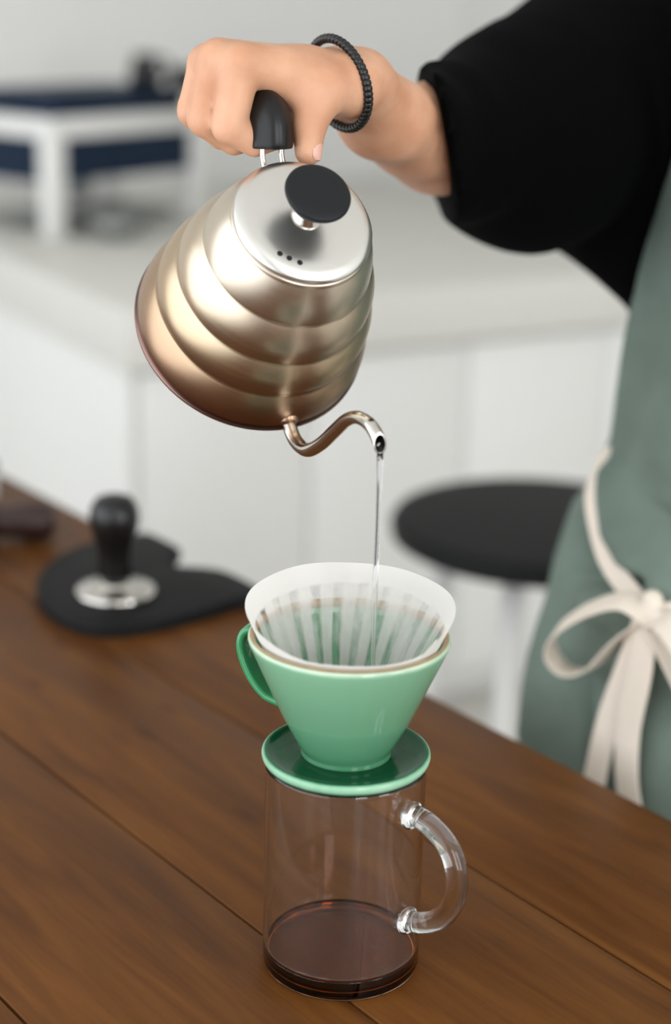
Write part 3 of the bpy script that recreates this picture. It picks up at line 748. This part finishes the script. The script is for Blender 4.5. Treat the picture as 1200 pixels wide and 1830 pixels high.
# ------------------------------------------------------------------ white counter along the back
Q = Vector((-0.357, 1.856, 0)); qe, qn = Q.dot(E2), Q.dot(N2)
CN = qn + 1.36
counter = empty('white_counter', (0, 0, 0), RY); tag(counter, 'long white counter with cream worktop along the back wall', 'counter')
box('worktop', qn, CN, qe, E_BACK - 0.005, -0.105, 0.0, M['worktop'], counter, 0.004)
box('cabinet_body', qn + 0.03, CN - 0.01, qe + 0.045, E_BACK - 0.01, FLOOR + 0.08, -0.106, M['white_lacquer'], counter)
box('plinth', qn + 0.06, CN - 0.01, qe + 0.10, E_BACK - 0.02, FLOOR, FLOOR + 0.08, M['white_lacquer'], counter)
x = qn + 0.034
while x + 0.33 < CN:
    dr = box('door', x, x + 0.326, qe + 0.025, qe + 0.045, FLOOR + 0.085, -0.115, M['white_lacquer'], counter, 0.002)
    x += 0.33
box('end_panel', qn + 0.012, qn + 0.03, qe + 0.025, E_BACK - 0.012, FLOOR, -0.106, M['white_lacquer'], counter, 0.002)

# ------------------------------------------------------------------ espresso machine on the counter
mach = empty('espresso_machine', (-0.592, 2.585, 0.0), math.atan2(0.80, 0.60)); tag(mach, 'white framed espresso machine with navy panels on the white counter', 'machine')
# local x runs back to the right, local y back to the left
MWx, MWy, MH = 0.46, 0.30, 0.238
for x, y in ((0, 0), (MWx - 0.04, 0), (0, MWy - 0.04), (MWx - 0.04, MWy - 0.04)):
    box('post', x, x + 0.04, y, y + 0.04, 0.0, MH, M['white_metal'], mach, 0.004)
for y in (0.0, MWy - 0.035): box('rail', 0.04, MWx - 0.04, y, y + 0.035, MH - 0.040, MH, M['white_metal'], mach, 0.003)
for x in (0.0, MWx - 0.035): box('rail', x, x + 0.035, 0.04, MWy - 0.04, MH - 0.040, MH, M['white_metal'], mach, 0.003)
box('front_panel', 0.04, MWx - 0.045, 0.008, 0.02, MH - 0.125, MH - 0.040, M['navy'], mach)
box('side_panel', 0.008, 0.02, 0.04, MWy - 0.04, MH - 0.130, MH - 0.040, M['navy'], mach)
box('boiler_box', 0.045, MWx - 0.05, 0.025, MWy - 0.045, MH - 0.130, MH - 0.004, M['navy'], mach)
box('cup_tray', 0.03, MWx - 0.03, 0.03, MWy - 0.03, MH - 0.004, MH + 0.046, M['navy'], mach, 0.006)
box('drip_tray', 0.05, MWx - 0.05, 0.045, MWy - 0.05, 0.012, 0.03, M['grey_metal'], mach, 0.003)
gh = mesh_obj('group_head', *lathe([(0, MH - 0.175), (0.030, MH - 0.175), (0.036, MH - 0.165), (0.036, MH - 0.125), (0.012, MH - 0.12), (0.010, MH - 0.09), (0, MH - 0.09)], 32), M['grey_metal'], mach); gh.location = (0.16, 0.10, 0)
jug = empty('milk_jug', (-0.45, 2.98, 0.238 + 0.0465)); tag(jug, 'dark metal milk jug standing on top of the espresso machine', 'jug')
mesh_obj('jug_body', *lathe([(0, 0), (0.034, 0), (0.037, 0.004), (0.034, 0.035), (0.026, 0.058), (0.027, 0.066), (0.024, 0.066), (0.022, 0.05), (0, 0.05)], 40), M['black_lacquer'], jug)
mesh_obj('jug_handle', *sweep(catmull([(0.026, 0, 0.058), (0.045, 0, 0.055), (0.050, 0, 0.035), (0.034, 0, 0.015)], 5), circle(0.005, 8)), M['black_lacquer'], jug)
tin = empty('round_tin', (-0.335, 2.90, 0.238 + 0.0465)); tag(tin, 'low black round tin on the machine top beside the jug', 'tin')
mesh_obj('tin_body', *lathe([(0, 0), (0.052, 0), (0.054, 0.003), (0.054, 0.03), (0, 0.03)], 40), M['black_lacquer'], tin)
mesh_obj('tin_cover', *lathe([(0, 0.0305), (0.0555, 0.0305), (0.0555, 0.042), (0.052, 0.045), (0, 0.046)], 40), M['black_lacquer'], tin)
bw = empty('steel_bowl', (-0.47, 2.62, 0.0)); tag(bw, 'small grey metal bowl on the counter below the machine', 'bowl')
mesh_obj('bowl_shell', *lathe([(0, 0.0), (0.03, 0.0), (0.05, 0.02), (0.062, 0.05), (0.060, 0.05), (0.048, 0.022), (0.028, 0.004), (0, 0.004)], 40), M['grey_metal'], bw)

# ------------------------------------------------------------------ the person
person = empty('person', (0.337, 0.385, FLOOR)); tag(person, 'person in black t-shirt and sage green apron pouring from the kettle', 'person')
PO = Vector((0.337, 0.385, FLOOR))
def adopt(o): o.parent = person; o.matrix_parent_inverse = Matrix.Translation(-PO); return o
# hand frame: s along the grip (away), r to the right across it, u up, from the middle of the grip's bend
HO = G0 + UP * 0.0195
def hnd(s, r, u): return tuple(HO + AW * s + RP * r + UP * u)
Wp = Vector((-0.0142, 0.1678, 0.4603)); CU = Vector((0.0511, 0.2831, 0.4269)); EL = Vector((0.0941, 0.3819, 0.4075)); SHD = Vector((0.235, 0.575, 0.470))
g = Sdf((-0.19, 0.02, 0.335), (0.16, 0.46, 0.51), 0.0016)
fing = [  # (s, MCP(r,u), PIP, DIP, tip, radii)
    (0.0085, (-0.0150, 0.0235), (-0.0215, -0.0085), (-0.0060, -0.0165), (0.0080, -0.0140), (0.0112, 0.0094, 0.0082, 0.0070)),
    (0.0255, (-0.0195, 0.0250), (-0.0275, -0.0060), (-0.0100, -0.0170), (0.0060, -0.0150), (0.0112, 0.0096, 0.0083, 0.0070)),
    (0.0415, (-0.0185, 0.0220), (-0.0265, -0.0030), (-0.0100, -0.0160), (0.0050, -0.0150), (0.0106, 0.0090, 0.0078, 0.0066)),
    (0.0560, (-0.0135, 0.0170), (-0.0205, -0.0020), (-0.0080, -0.0150), (0.0040, -0.0145), (0.0095, 0.0080, 0.0070, 0.0060)),
]
hs, hr_, hu = 0.034, 0.062, 0.0145
wr = [hnd(0.0200, 0.066, 0.0115), hnd(0.0285, 0.068, 0.0125), hnd(0.0385, 0.068, 0.0130), hnd(0.0470, 0.066, 0.0120)]
for i, (s, mcp, pip, dip, tp, rd) in enumerate(fing):           # metacarpals
    g.cone(wr[i], hnd(s, *mcp), 0.0155, rd[0] + 0.0006, 0.009)
g.cone(hnd(0.020, 0.030, 0.0185), hnd(0.050, 0.030, 0.0165), 0.0115, 0.0105, 0.010)
tc_, tm, ti, tt = hnd(0.010, 0.056, 0.0120), hnd(0.0040, 0.0345, 0.0110), hnd(-0.0015, 0.0215, -0.0085), hnd(-0.0045, 0.0198, -0.0215)
g.cone(hnd(0.022, 0.068, 0.0100), tc_, 0.0150, 0.0145, 0.008)
g.cone(tc_, tm, 0.0145, 0.0120, 0.008)
g.cone(tm, ti, 0.0120, 0.0090, 0.005)
g.cone(ti, tt, 0.0090, 0.0076, 0.003)
g.cone(hnd(0.008, 0.012, 0.0200), tm, 0.0095, 0.0100, 0.008)      # web of the thumb
g.cone(hnd(0.010, 0.008, 0.0170), hnd(0.004, 0.0245, 0.0030), 0.0070, 0.0085, 0.008)
for i, (s, mcp, pip, dip, tp, rd) in enumerate(fing):
    g.cone(hnd(s, *mcp), hnd(s + 0.0005 * i, *pip), rd[0], rd[1], 0.0014)
    g.cone(hnd(s + 0.0005 * i, *pip), hnd(s, *dip), rd[1], rd[2], 0.0012)
    g.cone(hnd(s, *dip), hnd(s - 0.001, *tp), rd[2], rd[3], 0.0018)
wm = (Vector(wr[1]) + Vector(wr[2])) / 2
side = AW * 0.0095
for sg in (-1, 1):                                                # wrist and forearm, two bones' width
    g.cone(wm + side * sg, wm.lerp(CU, 0.35) + side * sg * 0.9 - UP * 0.011, 0.0178, 0.0225, 0.008)
    g.cone(wm.lerp(CU, 0.35) + side * sg * 0.9 - UP * 0.011, CU + side * sg * 0.6 - UP * 0.007, 0.0225, 0.0300, 0.009)
g.cone(CU - UP * 0.005, EL, 0.0345, 0.0400, 0.012)
g.cone(EL, EL.lerp(SHD, 0.4), 0.0400, 0.0420, 0.016)
g.ell(CU.lerp(wm, 0.25) - UP * 0.012, (0.028, 0.034, 0.023), k=0.012)
hand_part = g.mesh(2)
b2 = Sdf((0.02, 0.20, -0.86), (0.66, 0.80, 0.96), 0.008)
b2.cone(EL, SHD, 0.036, 0.046, 0.01)
TC = Vector((0.337, 0.385, 0))
SHR, SHL = SHD, TC + D2 * 0.165 + NT * 0.05 + UP * 0.49
b2.cone(SHR + D2 * 0.03, SHL - D2 * 0.03, 0.055, 0.055, 0.03)
CH = TC + NT * 0.03
b2.ell(CH + UP * 0.36, (0.150, 0.095, 0.17), [tuple(D2), tuple(NT), (0, 0, 1)], 0.04)
b2.ell(CH + UP * 0.16, (0.110, 0.070, 0.17), [tuple(D2), tuple(NT), (0, 0, 1)], 0.04)
b2.ell(CH + UP * 0.0, (0.13, 0.085, 0.12), [tuple(D2), tuple(NT), (0, 0, 1)], 0.04)
for sg in (-1, 1):
    b2.cone(CH + D2 * 0.075 * sg - UP * 0.05, CH + D2 * 0.08 * sg - UP * 0.43, 0.075, 0.050, 0.02)
    b2.cone(CH + D2 * 0.08 * sg - UP * 0.43, CH + D2 * 0.085 * sg + NT * 0.02 - UP * 0.80, 0.050, 0.034, 0.02)
    b2.cone(CH + D2 * 0.085 * sg + NT * 0.02 - UP * 0.825, CH + D2 * 0.10 * sg - NT * 0.11 - UP * 0.83, 0.030, 0.022, 0.02)
NB = CH + NT * 0.01 + UP * 0.53
b2.cone(NB, NB - NT * 0.02 + UP * 0.10, 0.052, 0.047, 0.02)
HD = NB - NT * 0.035 + UP * 0.20
b2.ell(HD, (0.070, 0.092, 0.108), [tuple(D2), tuple(NT), (0, 0, 1)], 0.02)
b2.cone(HD - NT * 0.085 + UP * 0.012, HD - NT * 0.108 - UP * 0.02, 0.010, 0.014, 0.012)
for sg in (-1, 1): b2.ell(HD + D2 * 0.070 * sg, (0.010, 0.020, 0.030), [tuple(D2), tuple(NT), (0, 0, 1)], 0.008)
el_l = SHL + D2 * 0.07 - UP * 0.27; hd_l = el_l - NT * 0.05 - UP * 0.22
b2.cone(SHL, el_l, 0.044, 0.037, 0.015); b2.cone(el_l, hd_l, 0.036, 0.024, 0.015); b2.cone(hd_l, hd_l - UP * 0.09, 0.026, 0.018, 0.015)
body_o = adopt(np_mesh('body', [hand_part, b2.mesh(2)], M['skin']))
# thumbnail
tn_dir = (Vector(tt) - Vector(ti)).normalized()
nn = (-AW * 0.85 + RP * 0.50).normalized(); nn = (nn - tn_dir * nn.dot(tn_dir)).normalized(); nb = tn_dir.cross(nn)
nv, nf = [], []
for i in range(9):
    for j in range(7):
        a = (j / 6 - 0.5); t = i / 8
        wd = 0.0048 * math.sqrt(max(0.08, 1 - (2 * t - 1) ** 4 * 0.75))
        ang = a * 1.5
        p = Vector(tt) + tn_dir * (-0.0070 + 0.0120 * t) + nb * (math.sin(ang) / math.sin(0.75) * wd) + nn * (0.0079 * math.cos(ang * 0.95) - 0.0008 * t * t + 0.0001)
        nv.append(p)
nk = len(nv); nv += [p - nn * 0.0008 for p in nv]
for i in range(8):
    for j in range(6):
        q = (i * 7 + j, i * 7 + j + 1, (i + 1) * 7 + j + 1, (i + 1) * 7 + j); nf.append(q); nf.append(tuple(x + nk for x in q[::-1]))
tnail = adopt(mesh_obj('thumb_nail', nv, nf, M['nail']))
hr = Sdf(HD - Vector((.16, .16, .16)), HD + Vector((.16, .16, .16)), 0.006)
hr.ell(HD + NT * 0.022 + UP * 0.022, (0.080, 0.090, 0.106), [tuple(D2), tuple(NT), (0, 0, 1)], 0.01)
hr.cut_cone(HD - NT * 0.075 - UP * 0.02, HD - NT * 0.13 - UP * 0.06, 0.055, 0.08)
adopt(np_mesh('hair', [hr.mesh(2)], M['hair']))

# black t-shirt: one hollow-cuffed garment
ts = Sdf((-0.02, 0.14, 0.0), (0.66, 0.80, 0.64), 0.0045)
A0, A1, A2 = CU - UP * 0.004, Vector((0.118, 0.395, 0.4130)), SHD + UP * 0.005
ax0 = (A1 - A0).normalized()
fa = (CU - wm).normalized()
ts.cone(CU - fa * 0.080 - UP * 0.018, CU + fa * 0.020 - UP * 0.009, 0.0415, 0.0450, 0.01)
ts.cone(Vector((0.150, 0.450, 0.407)), Vector((0.212, 0.530, 0.397)), 0.072, 0.074, 0.02)
ts.cone(A0 + ax0 * 0.010, A1, 0.0460, 0.074, 0.02)
ts.cone(A1, A2, 0.074, 0.088, 0.03)
ts.cone(A2 - D2 * 0.0, SHL - D2 * 0.02, 0.078, 0.075, 0.04)
ts.ell(CH + UP * 0.37, (0.172, 0.112, 0.21), [tuple(D2), tuple(NT), (0, 0, 1)], 0.05)
ts.ell(CH + UP * 0.20, (0.138, 0.090, 0.22), [tuple(D2), tuple(NT), (0, 0, 1)], 0.05)
ts.cone(Vector((0.185, 0.49, 0.375)), Vector((0.235, 0.46, 0.300)), 0.060, 0.030, 0.03)
ts.cone(SHL, SHL + D2 * 0.06 - UP * 0.20, 0.080, 0.072, 0.03)
ts.cut_cone(NB + UP * 0.02, NB + UP * 0.12, 0.058, 0.07)
ts.cut_plane(A0 + Vector((-0.002, 0, 0)), (-0.95, -0.05, -0.25), 0.14)
Pq, Fq = ts.mesh(2)
# soft cloth folds
nrm_amp = 0.0022 * np.sin(Pq[:, 0] * 60 + Pq[:, 2] * 45) * np.sin(Pq[:, 2] * 38 - Pq[:, 1] * 30)
Pq = Pq + nrm_amp[:, None] * np.array([0.3, -0.6, 0.6])
adopt(np_mesh('t_shirt', [(Pq, Fq)], M['tee']))

# sage apron wrapped round the torso
def sc(z): return float(np.interp(z, [-0.55, -0.25, -0.05, 0.005, 0.061, 0.116, 0.134, 0.174, 0.239, 0.30, 0.36, 0.50], [1.50, 1.44, 1.36, 1.35, 1.29, 1.20, 1.12, 1.03, 0.98, 0.93, 0.92, 0.95]))
TW, TD = 0.158, 0.110
def apron_p(th, z, off=0.0):
    s = sc(z); c, sn = math.cos(th), math.sin(th)
    deg = math.degrees(th)
    # folds: gathers below the waist tie, soft flutes in the skirt
    fo = 0.0
    if z < 0.22:
        q = min(1, max(0, (0.19 - z) / 0.12))
        fo += q * (0.0045 * math.sin(th * 9 + z * 6) + 0.003 * math.sin(th * 17 - z * 14))
    fo += 0.0035 * math.sin(th * 5 + z * 26) * math.exp(-((z - 0.24) / 0.10) ** 2)
    for (d0, z0, d1, z1, amp, wd) in CREASES:
        t = min(1, max(0, ((deg - d0) * (d1 - d0) / 900 + (z - z0) * (z1 - z0) / 0.0025) / (((d1 - d0) ** 2) / 900 + ((z1 - z0) ** 2) / 0.0025 + 1e-9)))
        dx = (deg - d0 - t * (d1 - d0)) / 30; dz = (z - z0 - t * (z1 - z0)) / 0.05
        q2 = dx * dx + dz * dz
        if q2 < 0.5:
            fo += 1.3 * amp * math.exp(-q2 / (wd * wd))
            if amp < 0: fo -= 0.0085 * math.exp(-q2 / 0.0030) * min(1, 3 * t * (1 - t) + 0.35)
    k = 1 + 0.0
    return TC + D2 * (c * (TW * s + fo + off)) - NT * (sn * (TD * s + fo + off)) + UP * z
CREASES = [(136, 0.145, 112, 0.095, -0.008, 0.16), (128, 0.165, 104, 0.120, 0.007, 0.20), (118, 0.090, 98, 0.110, -0.008, 0.15), (112, 0.075, 92, 0.060, 0.007, 0.2),
           (108, 0.135, 92, 0.105, 0.008, 0.22), (100, 0.155, 84, 0.130, -0.006, 0.18), (112, 0.02, 108, -0.08, -0.008, 0.2), (124, 0.03, 130, -0.06, 0.006, 0.3), (95, 0.30, 100, 0.20, 0.005, 0.4), (85, 0.16, 70, 0.10, -0.006, 0.2)]
def ztop(deg):
    a = abs(deg - 90)
    return float(np.interp(a, [0, 10, 14, 18, 28, 46, 52, 60, 75, 150], [0.485, 0.485, 0.478, 0.45, 0.395, 0.315, 0.28, 0.22, 0.195, 0.19]))
NA, NV = 340, 230
av = []
for i in range(NA + 1):
    deg = -60 + 300 * i / NA; th = math.radians(deg); zt = ztop(deg)
    for j in range(NV + 1):
        z = -0.52 + (zt + 0.52) * (j / NV); av.append(apron_p(th, z, 0.004))
af = [(i * (NV + 1) + j, (i + 1) * (NV + 1) + j, (i + 1) * (NV + 1) + j + 1, i * (NV + 1) + j + 1) for i in range(NA) for j in range(NV)]
apron = adopt(mesh_obj('apron', av, af, M['canvas']))
sd = apron.modifiers.new('thickness', 'SOLIDIFY'); sd.thickness = 0.002; sd.offset = -1
def ribbon(name, pts, wdt, normal, th=0.0016, scale=None, sub=8):
    path = catmull(pts, sub); n = len(path)
    scl = None
    if scale: scl = [(float(np.interp(i / (n - 1), np.linspace(0, 1, len(scale)), scale)), 1.0) for i in range(n)]
    vs, fs = sweep(path, rrect(wdt, th, th * 0.45, 2), Vector(normal), scale=scl)
    o = mesh_obj(name, vs, fs, M['ribbon']); o.parent = apron; return o
def on(deg, z, off=0.006): return apron_p(math.radians(deg), z, off)
FR = -NT                                                        # the apron's front faces this way
KN = on(89, 0.098, 0.012)
ribbon('waist_tie', [on(141, 0.176), on(135, 0.168), on(124, 0.150), on(110, 0.118, 0.007), on(99, 0.100, 0.010), KN], 0.0165, UP.cross(D2) * -1 + UP * 0.2, scale=[1, 1, 1, 1, 1, 0.8])
ribbon('waist_tie', [KN, on(84, 0.105, 0.010), on(70, 0.130), on(50, 0.165), on(34, 0.19)], 0.0165, UP.cross(D2) * -1 + UP * 0.2)
kv = Sdf(KN - Vector((.03, .03, .03)), KN + Vector((.03, .03, .03)), 0.0015)
kv.cone(KN + UP * 0.010 - D2 * 0.004, KN - UP * 0.010 + D2 * 0.003, 0.0075, 0.0090, 0.004)
kv.cone(KN + FR * 0.003 - D2 * 0.007, KN + FR * 0.003 + D2 * 0.008, 0.0065, 0.0070, 0.003)
ko = np_mesh('knot', [kv.mesh(1)], M['ribbon']); ko.parent = apron
lp = lambda dx, dz, o=0.0: KN + (-D2) * dx + UP * dz + FR * o   # plane of the bow: -D2 is towards the viewer's left
ribbon('bow_loop', [lp(0.0, 0.0, 0.004), lp(0.022, 0.006, 0.010), lp(0.052, -0.010, 0.016), lp(0.080, -0.036, 0.016), lp(0.086, -0.056, 0.012), lp(0.072, -0.066, 0.008), lp(0.050, -0.056, 0.006), lp(0.026, -0.026, 0.006), lp(0.004, -0.004, 0.005)], 0.0215, Vector((-D2) * 0.2 + UP * 0.55).cross(FR), sub=10)
ribbon('bow_loop', [lp(0.0, 0.0, 0.004), lp(-0.022, 0.004, 0.012), lp(-0.050, -0.010, 0.018), lp(-0.070, -0.034, 0.018), lp(-0.070, -0.052, 0.012), lp(-0.055, -0.055, 0.008), lp(-0.028, -0.030, 0.006), lp(-0.004, -0.004, 0.005)], 0.0215, Vector((-D2) * 0.2 - UP * 0.55).cross(FR), sub=10)
def tail(pts, wdt):
    ribbon('tie_tail', [lp(*p) for p in pts], wdt, UP.cross(FR).cross(UP) * -1 if False else FR.cross(UP).cross(UP) * 1.0)
tail([(0.002, -0.004, 0.008), (0.012, -0.040, 0.010), (0.026, -0.085, 0.010), (0.036, -0.130, 0.008), (0.042, -0.175, 0.008), (0.044, -0.20, 0.008)], 0.021)
tail([(0.0, -0.004, 0.010), (-0.002, -0.040, 0.014), (0.004, -0.085, 0.014), (0.002, -0.130, 0.012), (-0.012, -0.170, 0.010), (-0.024, -0.20, 0.010)], 0.0225)

# beaded bracelet on the wrist
brac = empty('bead_bracelet'); tag(brac, 'black bead bracelet around the wrist of the pouring hand', 'bracelet')
ub, ff = lathe([(0, -1), (0.5, -0.866), (0.866, -0.5), (1, 0), (0.866, 0.5), (0.5, 0.866), (0, 1)], 10)
bead0 = None; NBD = 54
bc = wm - UP * 0.0012 - RP * 0.009
bx = (AW * 1.0 + RP * 0.12).normalized(); bu = (UP - RP * 0.22).normalized()
for k in range(NBD):
    a = 2 * PI * k / NBD
    p = bc + bx * (0.0415 * math.cos(a)) + bu * (0.0252 * math.sin(a))
    if bead0 is None: o = mesh_obj('bead', [(x * 0.0028, y * 0.0028, z * 0.0028) for x, y, z in ub], ff, M['bead'], brac); bead0 = o
    else: o = bead0.copy(); C.objects.link(o); o.parent = brac
    o.location = p
